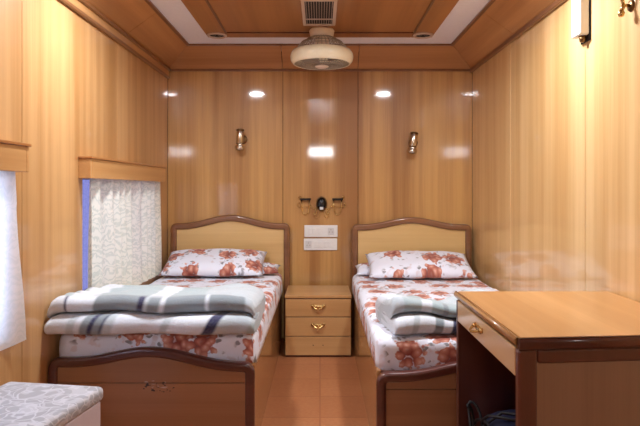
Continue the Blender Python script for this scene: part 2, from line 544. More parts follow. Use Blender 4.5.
# ------------------------------------------------------------------ ceiling fittings
def downlight(x, y, lit, label, group=None):
    k = 1.5 if lit else .95
    t = thing('downlight', (x, y, ZP), label, 'ceiling light', group)
    T = Matrix.Translation((x, y, ZP)) @ Matrix.Diagonal((k, k, 1, 1))
    bm = nb(); lathe(bm, [(.054, -.004), (.057, -.011), (.064, -.012), (.070, -.008), (.071, 0), (.054, 0), (.054, -.004)], T, 36)
    obj('trim_ring', bm, M_ventwhite, t)
    bm = nb(); lathe(bm, [(0, -.002), (.054, -.002)], T, 36)
    obj('lens', bm, M_lamp if lit else M_dark, t)
    if not lit:
        for dx in (-.02, .02):
            bm = nb(); lathe(bm, [(0, -.009), (.008, -.008), (.012, -.0025), (0, -.0025)], Matrix.Translation((x+dx, y, ZP)), 16)
            obj('bulb', bm, M_unlit, t)
downlight(-.71, 3.97, False, 'round recessed ceiling light with dark lens at left corner of the wooden ceiling panel')
downlight(.71, 3.97, False, 'round recessed ceiling light with dark lens at right corner of the wooden ceiling panel')
for y, w in ((2.6, 'above the middle of the'),):
    for x, s in ((-.70, 'left'), (.70, 'right')):
        downlight(x, y, True, 'lit round ceiling downlight %s %s part of the room' % (w, s))

# vent grille
t = thing('air_vent', (0, 3.45, ZP), 'white framed air vent with dark slots in the wooden ceiling', 'vent')
vx0, vx1, vy0, vy1 = -.108, .098, 3.21, 3.71
bm = nb()
f = .02
box(bm, vx0, vx1, vy0, vy0+f, ZP-.012, ZP); box(bm, vx0, vx1, vy1-f, vy1, ZP-.012, ZP)
box(bm, vx0, vx0+f, vy0+f, vy1-f, ZP-.012, ZP); box(bm, vx1-f, vx1, vy0+f, vy1-f, ZP-.012, ZP)
obj('frame', bm, M_ventwhite, t, bevel=.003)
bm = nb(); box(bm, vx0+f, vx1-f, vy0+f, vy1-f, ZP-.003, ZP-.001)
obj('duct', bm, M_dark, t)
bm = nb()
for i in range(11):
    x = vx0+f + (vx1-vx0-2*f)*(i+.5)/11
    box(bm, x-.0012, x+.0012, vy0+f, vy1-f, ZP-.010, ZP-.003)
box(bm, vx0+f, vx1-f, vy1-.135, vy1-.123, ZP-.009, ZP-.004)
obj('louvre', bm, M_ventwhite, t)

# cabin fan
FX, FY = .012, 3.84
t = thing('ceiling_fan', (FX, FY, ZP), 'round cream caged cabin fan hanging under the ceiling by the vent', 'fan')
T = Matrix.Translation((FX, FY, 0))
bm = nb(); lathe(bm, [(0, ZP), (.078, ZP), (.084, ZP-.01), (.078, ZP-.042), (.055, ZP-.056), (0, ZP-.056)], T, 32)
cap = obj('mount_cap', bm, M_fancap, t)
bm = nb(); lathe(bm, [(.045, ZP-.056), (.05, 2.12), (.045, 2.09), (0, 2.09)], T, 24)
obj('motor', bm, M_fancap, t)
zt, zb = 2.092, 2.0
bm = nb()
lathe(bm, [(.172, zt), (.196, zt-.004), (.208, zt-.025), (.211, zt-.045), (.206, zt-.07), (.19, zb+.002), (.182, zb), (.180, zb+.006), (.190, zt-.06), (.190, zt-.02), (.172, zt-.006), (.172, zt)], T, 56)
obj('ring', bm, M_cream, t)
bm = nb()
for i in range(40):
    a = 2*PI*i/40
    c, s = math.cos(a), math.sin(a)
    tube(bm, [(FX+.07*c, FY+.07*s, ZP-.052), (FX+.135*c, FY+.135*s, 2.145), (FX+.178*c, FY+.178*s, zt-.002)], .0022, 5)
for r, z in ((.10, 2.166), (.14, 2.138), (.16, 2.116)):
    tube(bm, [(FX+r*math.cos(2*PI*i/40), FY+r*math.sin(2*PI*i/40), z) for i in range(40)], .0025, 5, True)
obj('top_grille', bm, M_fangrey, t)
bm = nb()
for i in range(48):
    a = 2*PI*i/48
    c, s = math.cos(a), math.sin(a)
    tube(bm, [(FX+.045*c, FY+.045*s, zb-.012), (FX+.12*c, FY+.12*s, zb-.008), (FX+.184*c, FY+.184*s, zb+.004)], .0018, 5)
for r, z in ((.07, zb-.011), (.105, zb-.009), (.14, zb-.005), (.183, zb+.004)):
    tube(bm, [(FX+r*math.cos(2*PI*i/48), FY+r*math.sin(2*PI*i/48), z) for i in range(48)], .0022, 5, True)
obj('bottom_grille', bm, M_fangrey, t)
bm = nb(); lathe(bm, [(0, zb-.026), (.03, zb-.024), (.045, zb-.016), (.048, zb-.006), (.0, zb-.006)], T, 28)
obj('hub', bm, M_fancap, t)
for k in range(3):
    bm = nb()
    a0 = k*2*PI/3+.3
    rows = []
    for i in range(7):
        r = .04 + .135*i/6
        wdt = .42+.28*math.sin(PI*min(1, i/5))
        rows.append([bm.verts.new((FX+r*math.cos(a0+wdt*q), FY+r*math.sin(a0+wdt*q), 2.045+.022*q)) for q in (-1, -.5, 0, .5, 1)])
    for A, B in zip(rows, rows[1:]):
        for j in range(4): bm.faces.new((A[j], A[j+1], B[j+1], B[j]))
    o = obj('blade', bm, M_fandark, t, smooth=True)
    sm = o.modifiers.new('thick', 'SOLIDIFY'); sm.thickness = .003

# ------------------------------------------------------------------ back wall fittings
def sconce(x, z, lean, label):
    t = thing('wall_spotlight', (x, YB, z), label, 'wall lamp', None)
    bm = nb(); lathe(bm, [(0, 0), (.036, 0), (.036, .008), (.03, .014), (0, .014)], Matrix.Translation((x+.012, YB, z+.01)) @ Matrix.Rotation(PI/2, 4, 'X'), 28)
    obj('wall_plate', bm, M_dbrass, t)
    bm = nb(); tube(bm, [(x+.012, YB-.012, z+.01), (x+.008, YB-.05, z+.012), (x, YB-.062, z+.012)], .008, 8)
    obj('arm', bm, M_dbrass, t)
    T = Matrix.Translation((x, YB-.075, z)) @ Matrix.Rotation(lean, 4, 'Y')
    bm = nb(); lathe(bm, [(0, .088), (.022, .088), (.028, .080), (.028, -.03), (.026, -.034), (.036, -.046), (.038, -.062), (.030, -.078), (.024, -.078), (.024, -.07), (0, -.07)], T, 28)
    obj('lamp_barrel', bm, M_steel, t)
    bm = nb(); lathe(bm, [(.0285, .07), (.031, .07), (.031, .082), (.0285, .082), (.0285, .07)], T, 28)
    obj('collar', bm, M_dbrass, t)
    bm = nb(); lathe(bm, [(.0285, -.03), (.031, -.03), (.031, -.022), (.0285, -.022), (.0285, -.03)], T, 28)
    obj('collar', bm, M_dbrass, t)
sconce(-.615, 1.545, .03, 'small steel wall spotlight on the back wall above the left bed')
sconce(.715, 1.52, .12, 'small steel wall spotlight on the back wall above the right bed')

# ornate bracket
t = thing('wall_bracket', (.012, YB, 1.03), 'ornate brass scroll bracket with black oval medallion above the white switches', 'ornament')
bm = nb()
T = Matrix.Translation((.012, YB, 1.055)) @ Matrix.Rotation(PI/2, 4, 'X') @ Matrix.Diagonal((.8, 1.1, 1, 1))
lathe(bm, [(0, .034), (.02, .032), (.036, .024), (.044, .01), (.044, 0), (0, 0)], T, 32)
obj('medallion', bm, M_black, t)
bm = nb()
tube(bm, [(.012+.040*math.cos(2*PI*i/40), YB-.01, 1.055+.054*math.sin(2*PI*i/40)) for i in range(40)], .004, 6, True)
obj('medallion_rim', bm, M_dbrass, t)
bm = nb(); box(bm, -.002, .026, YB-.045, YB-.005, 1.01, 1.03)
obj('tag', bm, M_plastic, t, bevel=.003)
for s in (-1, 1):
    cx = .012 + s*.125
    bm = nb()
    box(bm, cx-.042, cx+.042, YB-.04, YB-.004, 1.082, 1.098)
    obj('shelf_bar', bm, M_black, t, bevel=.004)
    bm = nb()
    y = YB-.014
    def sc(cx0, cz0, r0, r1, a0, a1, n=22, yy=y):
        return [(cx0+(r0+(r1-r0)*i/n)*math.cos(a0+(a1-a0)*i/n), yy, cz0+(r0+(r1-r0)*i/n)*math.sin(a0+(a1-a0)*i/n)) for i in range(n+1)]
    tube(bm, [(cx-.03, y, 1.09), (cx-.03, y, 1.03), (cx-.022, y, .985), (cx, y, .968), (cx+.022, y, .985), (cx+.03, y, 1.03), (cx+.03, y, 1.09)], .0048, 6)
    tube(bm, [(cx-.034, y, 1.03), (cx+.034, y, 1.03)], .003, 6)
    tube(bm, sc(cx+s*.045, 1.04, .022, .004, PI/2, PI/2-s*4.8), .0045, 6)
    tube(bm, sc(cx+s*.040, 1.105, .016, .003, -PI/2, -PI/2+s*4.8), .0045, 6)
    tube(bm, [(.012+s*.03, y, 1.03), (.012+s*.055, y, 1.012), (.012+s*.075, y, 1.03), (cx-s*.034, y, 1.045)], .0048, 6)
    tube(bm, sc(.012+s*.055, .985, .022, .004, PI/2, PI/2+s*5.2), .0045, 6)
    tube(bm, [(.012+s*.01, y, 1.0), (.012+s*.018, y, .965), (.012+s*.035, y, .945), (.012+s*.06, y, .955)], .003, 6)
    obj('scroll', bm, M_brass, t)
# switch plates
def switch_plate(x0, x1, z0, z1, label, items):
    t = thing('switch_plate', ((x0+x1)/2, YB, z0), label, 'switch')
    bm = nb(); box(bm, x0, x1, YB-.014, YB, z0, z1)
    obj('plate', bm, M_plastic, t, bevel=.004)
    for kind, u in items:
        x = x0+(x1-x0)*u
        zc = (z0+z1)/2
        if kind == 'rocker':
            bm = nb(); box(bm, x-.013, x+.013, YB-.021, YB-.014, zc-.024, zc+.024)
            obj('rocker', bm, M_plastic, t, bevel=.003)
        else:
            bm = nb(); box(bm, x-.024, x+.024, YB-.018, YB-.014, zc-.028, zc+.028)
            s = obj('socket', bm, M_plastic2, t, bevel=.003)
            for dx, dz in ((-.011, -.006), (.011, -.006), (0, .012)):
                bm = nb(); lathe(bm, [(0, .001), (.0042, .001), (.0042, 0), (0, 0)], Matrix.Translation((x+dx, YB-.018, zc+dz)) @ Matrix.Rotation(PI/2, 4, 'X'), 12)
                obj('pin_hole', bm, M_fandark, s)
switch_plate(-.122, .137, .795, .888, 'white switch plate with a socket, upper of the two below the brass bracket',
             [('rocker', .16), ('rocker', .30), ('rocker', .46), ('socket', .80)])
switch_plate(-.126, .134, .693, .784, 'white switch plate, lower of the two, just above the bedside cabinet',
             [('socket', .14), ('rocker', .36), ('rocker', .5), ('rocker', .66), ('rocker', .80)])

# ------------------------------------------------------------------ beds
def arch_path(x0, x1, z0, zs, zp, tilt=0, rc=.05, n=40):
    """from the left foot up, over a gently humped top, down to the right foot"""
    P = [(x0, z0)]
    zl_, zr_ = zs+tilt, zs-tilt
    P += [(x0, z0+(zl_-rc-z0)*k/6) for k in range(1, 7)]
    P += [(x0+rc-rc*math.cos(a), zl_-rc+rc*math.sin(a)) for a in [PI/2*k/6 for k in range(1, 7)]]
    xa, xb = x0+rc, x1-rc
    for k in range(1, n):
        u = k/n
        h = .5-.5*math.cos(2*PI*u)
        h = h**1.3
        P.append((xa+(xb-xa)*u, zl_+(zr_-zl_)*u+(zp-zs)*h))
    P += [(x1-rc+rc*math.sin(a), zr_-rc+rc*math.cos(a)) for a in [PI/2*k/6 for k in range(0, 7)]]
    P += [(x1, zr_-rc+(z0-zr_+rc)*k/6) for k in range(1, 7)]
    return P

def board_panel(bm, path, y0, y1, inset, z0, z1=None, zmin=None):
    """fill under the path's top between z0 and the curve; z1 caps it"""
    xs0, xs1 = path[0][0]+inset, path[-1][0]-inset
    N = 40
    tops = []
    def ztop(x):
        best = None
        for (a, b) in zip(path, path[1:]):
            if b[0]-a[0] > 1e-9 and a[0] <= x <= b[0]:
                best = a[1]+(b[1]-a[1])*(x-a[0])/(b[0]-a[0])
        return best if best is not None else path[6][1]
    prev = None
    for i in range(N+1):
        x = xs0+(xs1-xs0)*i/N
        z = ztop(x)-inset
        if z1 is not None: z = min(z, z1)
        cur = [bm.verts.new(p) for p in ((x, y0, z0), (x, y0, z), (x, y1, z), (x, y1, z0))]
        if prev:
            for k in range(4): bm.faces.new((prev[k], prev[(k+1) % 4], cur[(k+1) % 4], cur[k]))
        else: bm.faces.new(cur[::-1])
        prev = cur
    bm.faces.new(prev)

def bed(label, x0, x1, yf, hx0, hx1, fzs, fzp, ftilt, mfoot, hzs, hzp):
    xc = (x0+x1)/2
    t = thing('single_bed', (xc, (yf+4.44)/2, 0), label, 'bed', None)
    # headboard
    hp = arch_path(hx0, hx1, .0, hzs, hzp, 0, .045)
    bm = nb(); board_panel(bm, hp, 4.445, 4.465, .03, .02)
    hb = obj('headboard', bm, M_head, t)
    bm = nb(); sweep_xz(bm, hp, .048, 4.425, 4.48, .014)
    obj('headboard_frame', bm, M_mould_x, hb)
    # footboard
    fp = arch_path(x0, x1, 0, fzs, fzp, ftilt, .05)
    bm = nb()
    board_panel(bm, fp, yf+.012, yf+.034, .03, .02, .322)
    board_panel(bm, fp, yf+.012, yf+.034, .03, .3255)
    fb = obj('footboard', bm, mfoot, t)
    bm = nb(); sweep_xz(bm, fp, .042, yf, yf+.045, .014)
    obj('footboard_frame', bm, M_mould_f, fb)
    # box sides and platform
    for s, nm in ((0, 1), (1, 1)):
        bm = nb()
        a, b = (x0+.004, x0+.024) if s == 0 else (x1-.024, x1-.004)
        box(bm, a, b, yf+.045, 4.425, 0, .395)
        obj('side_panel', bm, M_side, t, bevel=.004)
    bm = nb(); box(bm, x0+.024, x1-.024, yf+.045, 4.425, .36, .39)
    obj('platform', bm, M_inner, t)
    return t

def mattress(label, x0, x1, y0, y1, z0, z1, mat, seed, r=.045):
    bm = nb(); box(bm, x0, x1, y0, y1, z0, z1)
    es = [e for e in bm.edges if not (e.verts[0].co.z < z0+.001 and e.verts[1].co.z < z0+.001)]
    bmesh.ops.bevel(bm, geom=es, offset=r, segments=4, profile=.5, affect='EDGES', clamp_overlap=True)
    for ax, st in ((0, .05), (1, .05), (2, .03)):
        lo = (x0, y0, z0)[ax]; hi = (x1, y1, z1)[ax]
        n = int((hi-lo)/st)
        for k in range(1, n):
            co = [0, 0, 0]; co[ax] = lo+(hi-lo)*k/n
            no = [0, 0, 0]; no[ax] = 1
            bmesh.ops.bisect_plane(bm, geom=bm.verts[:]+bm.edges[:]+bm.faces[:], plane_co=co, plane_no=no, dist=1e-4)
    bm.normal_update()
    uvl = bm.loops.layers.uv.new('UVMap')
    for f in bm.faces:
        f.smooth = True
        nx, ny, nz = f.normal
        for lp in f.loops:
            p = lp.vert.co
            if nz > .65 or nz < -.6: lp[uvl].uv = (p.x, p.y)
            elif abs(nx) > abs(ny): lp[uvl].uv = (p.x+math.copysign(z1-p.z, nx), p.y)
            else: lp[uvl].uv = (p.x, p.y+math.copysign(z1-p.z, ny))
    for v in bm.verts:
        if v.co.z < z0+.005: continue
        n = v.normal
        d = noise.noise(Vector((v.co.x*5+seed, v.co.y*5, v.co.z*7)))*.007 + noise.noise(Vector((v.co.x*16, v.co.y*16+seed, v.co.z*5)))*.003
        v.co += n*min(d, .004)
    o = obj('mattress', bm, mat)
    return tag(o, label, 'mattress')

def pillow(label, cx, cy, cz, w, l, h, tilt, rotz, mat, seed, group=None):
    bm = nb(); uvl = bm.loops.layers.uv.new('UVMap')
    NU, NV_ = 26, 18
    R = Matrix.Rotation(rotz, 3, 'Z') @ Matrix.Rotation(tilt, 3, 'X')
    def grid(sgn):
        g = []
        for i in range(NU+1):
            row = []
            for j in range(NV_+1):
                u, v = -1+2*i/NU, -1+2*j/NV_
                th = ((1-abs(u)**3.2)*(1-abs(v)**2.6))
                th = max(th, 0)**.55
                x = w/2*u*(1-.05*(1-abs(u)*.2)*(1-v*v)*abs(u)**3)
                y = l/2*v*(1-.06*(1-u*u)*abs(v)**3)
                wr = (noise.noise(Vector((x*9+seed, y*9, sgn)))*.012 + noise.noise(Vector((x*22+seed, y*14, sgn)))*.007)*th
                z = sgn*h/2*th*(1 if sgn > 0 else .55) + wr
                row.append((bm.verts.new(R @ Vector((x, y, z)) + Vector((cx, cy, cz))), (x+.6, y+.4)))
            g.append(row)
        return g
    for sgn in (1, -1):
        g = grid(sgn)
        for i in range(NU):
            for j in range(NV_):
                q = (g[i][j], g[i+1][j], g[i+1][j+1], g[i][j+1])
                f = bm.faces.new([a[0] for a in q]); f.smooth = True
                for lp, a in zip(f.loops, q): lp[uvl].uv = a[1]
    bmesh.ops.remove_doubles(bm, verts=bm.verts[:], dist=.0008)
    o = obj('pillow', bm, mat)
    return tag(o, label, 'pillow', group)

def blanket(label, xl, xr, yf, yb, z0, hl, hu, mat, seed, uoff=.0, skew=0.0, xlb=None, slack=.0):
    """one fleece folded twice: two soft rolled folds in front"""
    def prof(s):
        j = lambda k, a: noise.noise(Vector((s*4+seed, k*3.1, seed)))*a
        y1 = yf + j(1, .03); y2 = yf + .035 + j(2, .035)
        h1 = hl*(1+j(3, .12)+slack*math.sin(s*9)); h2 = hu*(1+j(4, .35)+slack*math.sin(s*7+2)); 
        zb = z0
        zm = zb+h1
        zt = zm+h2
        P = []
        P.append((yb-.03, zb))
        for k in range(1, 6): P.append((yb-.03+(y1+h1/2-yb+.03)*k/6, zb))
        for k in range(0, 9):
            a = -PI/2-PI*k/8
            P.append((y1+h1/2+h1/2*math.cos(a), zb+h1/2+h1/2*math.sin(a)))
        for k in range(1, 5): P.append((y1+h1/2+(.20)*k/4, zm-.004*math.sin(PI*k/8)))
        for k in range(3, 0, -1): P.append((y2+h2/2+.17*k/4, zm+.008))
        for k in range(0, 9):
            a = -PI/2-PI*k/8
            P.append((y2+h2/2+h2/2*math.cos(a), zm+.008+(h2-.008)/2+(h2-.008)/2*math.sin(a)))
        ys = y2+h2/2
        for k in range(1, 13):
            y = ys+(yb-.05-ys)*k/12
            P.append((y, zt + j(5+k*.25, .02)-.032*(k/12)))
        zz = P[-1][1]
        for k in range(1, 7):
            a = PI/2-PI/2*k/6
            P.append((yb-.05+.05*math.cos(a), (zz-.05)+.05*math.sin(a)))
        P.append((yb-.004, zb+.02))
        return P
    bm = nb(); uvl = bm.loops.layers.uv.new('UVMap')
    N = 64
    rings = []
    for i in range(N+1):
        s = i/N
        P = prof(s)
        e = min(s, 1-s)*(xr-xl)
        k = 1 if e > .06 else .70+.30*math.sqrt(max(0, 1-(1-e/.06)**2))
        n = len(P)
        # arc-length v
        L = [0]
        for a, b in zip(P, P[1:]): L.append(L[-1]+math.hypot(b[0]-a[0], b[1]-a[1]))
        # v fixed by index so that stripes stay on their fold
        ring = []
        yc, zc = sum(p[0] for p in P)/n, z0
        for q, (y, z) in enumerate(P):
            tt = (y-yf)/(yb-yf)
            lo = xl if xlb is None else xl+(xlb-xl)*max(0, min(1, tt))
            x = lo+(xr-lo)*s + skew*(tt)
            # the two ends are ragged
            if s in (0, 1):
                x += (noise.noise(Vector((q*.4, seed, s)))*.012)*(1 if s else .3)
            ring.append((bm.verts.new((x, yc+(y-yc)*(1-(1-k)*.12), zc+(z-zc)*k)), (s+uoff, q/(n-1))))
        rings.append(ring)
    n = len(rings[0])
    for A, B in zip(rings, rings[1:]):
        for q in range(n):
            r = (q+1) % n
            quad = (A[q], A[r], B[r], B[q])
            f = bm.faces.new([a[0] for a in quad]); f.smooth = True
            for lp, a in zip(f.loops, quad): lp[uvl].uv = (a[1] if q < n-1 else (a[1][0], 0))
    for ring in (rings[0], rings[-1]):
        f = bm.faces.new([a[0] for a in ring])
        for lp, a in zip(f.loops, ring): lp[uvl].uv = a[1]
    o = obj('folded_blanket', bm, mat)
    return tag(o, label, 'blanket')

ZM = .535
bed('wooden single bed with humped headboard against the left wall, its footboard scuffed', -1.186, -.285, 2.5, -1.152, -.232, .424, .478, .01, M_footw, .906, .970)
mattress('mattress in white floral sheet on the left bed', -1.172, -.283, 2.556, 4.418, .3905, ZM, M_sheet, 2)
bed('wooden single bed with humped headboard against the right wall, partly behind the desk', .238, 1.165, 2.42, .245, 1.168, .395, .452, 0, M_foot, .898, .952)
mattress('mattress in white floral sheet on the right bed', .242, 1.155, 2.476, 4.418, .3905, .528, M_sheet2, 8)
pillow('floral pillow on the left bed, mostly hidden behind the front pillow', -.65, 4.305, ZM+.036, .70, .21, .10, .15, 0, M_pillow, 3.3)
pillow('floral pillow in front on the left bed, leaning on another pillow', -.770, 4.215, ZM+.092, .74, .37, .14, .36, .0, M_pillow, 1.1)
pillow('floral pillow on the right bed, only its left corner showing behind the front pillow', .565, 4.305, .528+.038, .60, .21, .10, .18, 0, M_pillow2, 5.7)
pillow('floral pillow in front on the right bed, leaning on another pillow', .72, 4.18, .528+.088, .76, .38, .145, .33, .0, M_pillow2, 4.9)
blanket('grey, white and navy plaid blanket folded across the foot of the left bed', -1.183, -.285, 2.462, 3.03, ZM+.004, .083, .070, M_blanket, 3.7, 0, 0, -1.132)
blanket('pale grey folded blanket on the right bed beside the desk', .325, .86, 2.50, 2.86, .533, .074, .070, M_blanket2, 9.2, 0, -.05, None, .16)

# ------------------------------------------------------------------ bedside cabinet
nx0, nx1, ny0, ny1, nzt = -.243, .217, 4.0, 4.415, .432
t = thing('bedside_cabinet', ((nx0+nx1)/2, (ny0+ny1)/2, 0), 'small wooden bedside cabinet with three drawers between the beds', 'cabinet')
bm = nb()
box(bm, nx0+.004, nx0+.02, ny0+.018, ny1, 0, nzt-.022); box(bm, nx1-.02, nx1-.004, ny0+.018, ny1, 0, nzt-.022)
box(bm, nx0+.02, nx1-.02, ny1-.012, ny1, 0, nzt-.022); box(bm, nx0+.02, nx1-.02, ny0+.03, ny1-.012, .0, .02)
box(bm, nx0+.02, nx1-.02, ny0+.018, ny0+.03, 0, nzt-.022)
obj('body', bm, M_inner, t)
bm = nb(); box(bm, nx0-.002, nx1+.002, ny0-.004, ny1, nzt-.022, nzt)
obj('top', bm, M_cab, t, bevel=.005)
zs = (.012, .146, .280, nzt-.026)
for i in range(3):
    bm = nb(); box(bm, nx0+.002, nx1-.002, ny0, ny0+.016, zs[i]+.0025, zs[i+1]-.0025)
    d = obj('drawer', bm, M_cab, t, bevel=.003)
    xc, zc = (nx0+nx1)/2, (zs[i]+zs[i+1])/2 + .006
    if i:
        bm = nb()
        tube(bm, [(xc-.038+.076*k/14, ny0-.004-.022*math.sin(PI*k/14), zc+.010-.022*math.sin(PI*k/14)) for k in range(15)], .0055, 8)
        for s in (-1, 1):
            lathe(bm, [(0, .012), (.010, .010), (.012, 0), (0, 0)], Matrix.Translation((xc+s*.038, ny0, zc+.010)) @ Matrix.Rotation(PI/2, 4, 'X'), 14)
        lathe(bm, [(0, .003), (.016, .003), (.018, 0), (0, 0)], Matrix.Translation((xc, ny0, zc)) @ Matrix.Rotation(PI/2, 4, 'X') @ Matrix.Diagonal((1.8, .8, 1, 1)), 20)
        obj('handle', bm, M_brass, d)
    else:
        for s in (-1, 1):
            bm = nb(); lathe(bm, [(0, .001), (.004, .001), (.004, 0), (0, 0)], Matrix.Translation((xc+s*.034, ny0, zc)) @ Matrix.Rotation(PI/2, 4, 'X'), 10)
            obj('screw_hole', bm, M_dark, d)

# ------------------------------------------------------------------ writing desk
dx0, dx1, dy0, dy1, dz = .556, 1.185, 1.62, 2.375, .75
t = thing('writing_desk', ((dx0+dx1)/2, (dy0+dy1)/2, 0), 'wooden writing desk with one shallow drawer against the right wall', 'desk')
sk = .05     # the near end is cut a little out of square
bm = nb()
pts = [(dx0+.012, dy0+.012), (dx1, dy0+sk+.012), (dx1, dy1-.008), (dx0+.012, dy1-.008)]
prism(bm, pts, lambda a, b, k: (a, b, dz-.022+.022*k))
obj('desktop', bm, M_desktop, t, bevel=.002)
bm = nb()       # dark rounded edging
def edge_run(p, q, w=.03, h=.034, zt=dz-.001):
    p, q = Vector(p), Vector(q)
    d = (q-p).normalized(); nrm = Vector((d.y, -d.x, 0))
    sec = rrect(w, h, .012, 4)
    A = [bm.verts.new(Vector((p.x, p.y, zt-h/2)) + nrm*a + Vector((0, 0, b))) for a, b in sec]
    B = [bm.verts.new(Vector((q.x, q.y, zt-h/2)) + nrm*a + Vector((0, 0, b))) for a, b in sec]
    for k in range(len(sec)):
        f = bm.faces.new((A[k], A[(k+1) % len(sec)], B[(k+1) % len(sec)], B[k])); f.smooth = True
    bm.faces.new(A); bm.faces.new(B[::-1])
edge_run((dx0+.004, dy0+.004, 0), (dx1, dy0+sk+.004, 0), .018)
obj('edging', bm, M_mould, t)
bm = nb()
edge_run((dx0+.004, dy0+.014, 0), (dx0+.004, dy1, 0), .018, .024)
obj('edging', bm, M_pelmet, t)
# near end: stiles, rail and panel
bm = nb()
def yn(x): return dy0+.004+sk*(x-dx0)/(dx1-dx0)
def slab(xa, xb, z0, z1, off, th):
    prism(bm, [(xa, yn(xa)+off), (xb, yn(xb)+off), (xb, yn(xb)+off+th), (xa, yn(xa)+off+th)], lambda a, b, k: (a, b, z0+(z1-z0)*k))
slab(dx0+.004, dx0+.06, 0, .716, 0, .032)
slab(dx1-.05, dx1, 0, .716, 0, .032)
slab(dx0+.06, dx1-.05, .675, .716, 0, .032)
obj('end_frame', bm, M_mould_z, t, bevel=.008, seg=3)
bm = nb(); slab(dx0+.058, dx1-.048, 0.0, .678, .010, .016)
obj('end_panel', bm, M_deskpanel, t)
bm = nb(); box(bm, dx0+.004, dx1, dy1-.03, dy1-.004, 0, .716)
obj('far_panel', bm, M_mould_z, t, bevel=.005)
bm = nb(); box(bm, dx1-.016, dx1, dy0+sk+.04, dy1-.03, .12, .716)
obj('back_panel', bm, M_inner, t)
bm = nb(); box(bm, dx0+.022, dx1-.016, dy0+sk+.045, dy1-.03, .632, .646)
obj('drawer_shelf', bm, M_inner, t)
bm = nb(); box(bm, dx0+.004, dx0+.022, dy0+.037, dy1-.031, .632, .714)
d = obj('drawer', bm, M_drawer, t, bevel=.003)
bm = nb()
yc, zc = 2.03, .675
tube(bm, [(dx0-.006-.020*math.sin(PI*k/14), yc-.042+.084*k/14, zc+.004-.009*math.sin(PI*k/14)) for k in range(15)], .0045, 8)
for s in (-1, 1):
    lathe(bm, [(0, .012), (.008, .010), (.010, 0), (0, 0)], Matrix.Translation((dx0+.004, yc+s*.042, zc+.006)) @ Matrix.Rotation(-PI/2, 4, 'Y'), 14)
lathe(bm, [(0, .003), (.016, .003), (.018, 0), (0, 0)], Matrix.Translation((dx0+.004, yc, zc)) @ Matrix.Rotation(-PI/2, 4, 'Y') @ Matrix.Diagonal((.8, 2.2, 1, 1)), 20)
obj('handle', bm, M_brass, d)

# under the desk: navy bag with a tangle of cable on it
t = thing('bag', (.86, 2.03, 0), 'dark navy bag on the floor under the desk', 'bag')
bm = nb(); box(bm, .625, 1.065, 1.83, 2.32, 0, .31)
bmesh.ops.subdivide_edges(bm, edges=bm.edges[:], cuts=7, use_grid_fill=True)
for v in bm.verts:
    c = Vector((.845, 2.075, .155)); h = Vector((.22, .245, .155))
    q = Vector(((v.co.x-c.x)/h.x, (v.co.y-c.y)/h.y, (v.co.z-c.z)/h.z))
    L = max(abs(q.x), abs(q.y), abs(q.z)); pn = (abs(q.x)**5+abs(q.y)**5+abs(q.z)**5)**.2
    if pn > 0: q *= L/pn
    v.co = c + Vector((q.x*h.x, q.y*h.y, q.z*h.z)) + Vector((0, 0, noise.noise(v.co*9)*.014 if q.z > -.9 else 0))
    v.co.z = max(v.co.z, 0.001)
obj('bag_body', bm, M_navy, t, smooth=True)
bm = nb()
tube(bm, [(.72+.26*k/16, 2.05, .295+.05*math.sin(PI*k/16)) for k in range(17)], .009, 8)
obj('carry_handle', bm, M_blackr, t)
bm = nb()
pts = []
for k in range(90):
    a = k/90*2*PI*4.5
    pts.append((.592+.022*math.cos(a)+.006*math.sin(k*.9), 2.16+.10*math.sin(a)+.01*math.cos(k*.7), .19+.12*math.sin(a*.72+.5)+.03*math.sin(k*.37)))
tube(bm, pts, .006, 6)
pts = [(.605, 2.16, .30), (.62, 2.12, .335), (.66, 2.06, .35), (.72, 2.03, .345), (.76, 2.06, .335), (.74, 2.11, .34), (.68, 2.15, .335), (.61, 2.19, .26), (.592, 2.22, .1), (.58, 2.2, .008), (.57, 2.05, .007)]
tube(bm, pts, .006, 6)
tag(obj('cable', bm, M_blackr), 'tangled black cable beside the navy bag under the desk', 'cable')

# ------------------------------------------------------------------ stool
t = thing('stool', (-.975, 1.80, 0), 'upholstered box stool with grey scroll fabric seat in the near left corner', 'stool')
bm = nb(); box(bm, -1.15, -.80, 1.62, 2.04, 0, .43)
obj('base', bm, M_stoolside, t, bevel=.004)
bm = nb(); box(bm, -1.165, -.792, 1.60, 2.055, .43, .480)
bmesh.ops.bevel(bm, geom=bm.edges[:], offset=.018, segments=4, profile=.5, affect='EDGES')
obj('seat_cushion', bm, M_stool, t, smooth=True)
t.rotation_euler.z = math.radians(-9)

# ------------------------------------------------------------------ windows: pelmets and curtains
def pelmet(label, y0, y1, z0, z1):
    t = thing('curtain_pelmet', (XL, (y0+y1)/2, z0), label, 'pelmet')
    bm = nb(); box(bm, XL+.050, XL+.062, y0+.02, y1-.02, z0, z1-.012)
    obj('front_board', bm, M_pelmet, t, bevel=.003)
    for a, b in ((y0, y0+.02), (y1-.02, y1)):
        bm = nb(); box(bm, XL, XL+.062, a, b, z0, z1-.012)
        obj('end_block', bm, M_pelmet, t, bevel=.003)
    bm = nb(); box(bm, XL, XL+.070, y0-.004, y1+.004, z1-.012, z1)
    obj('top_ledge', bm, M_mould_cap, t, bevel=.003)
M_mould_cap = wood('pelmet_cap', srgb(176, 118, 66), srgb(146, 90, 48), 'y', .3, .5, .12).m
pelmet('wooden curtain pelmet over the far window beside the left bed', 2.835, 4.20, 1.222, 1.332)
pelmet('wooden curtain pelmet over the near window at the left edge', .75, 2.235, 1.235, 1.345)

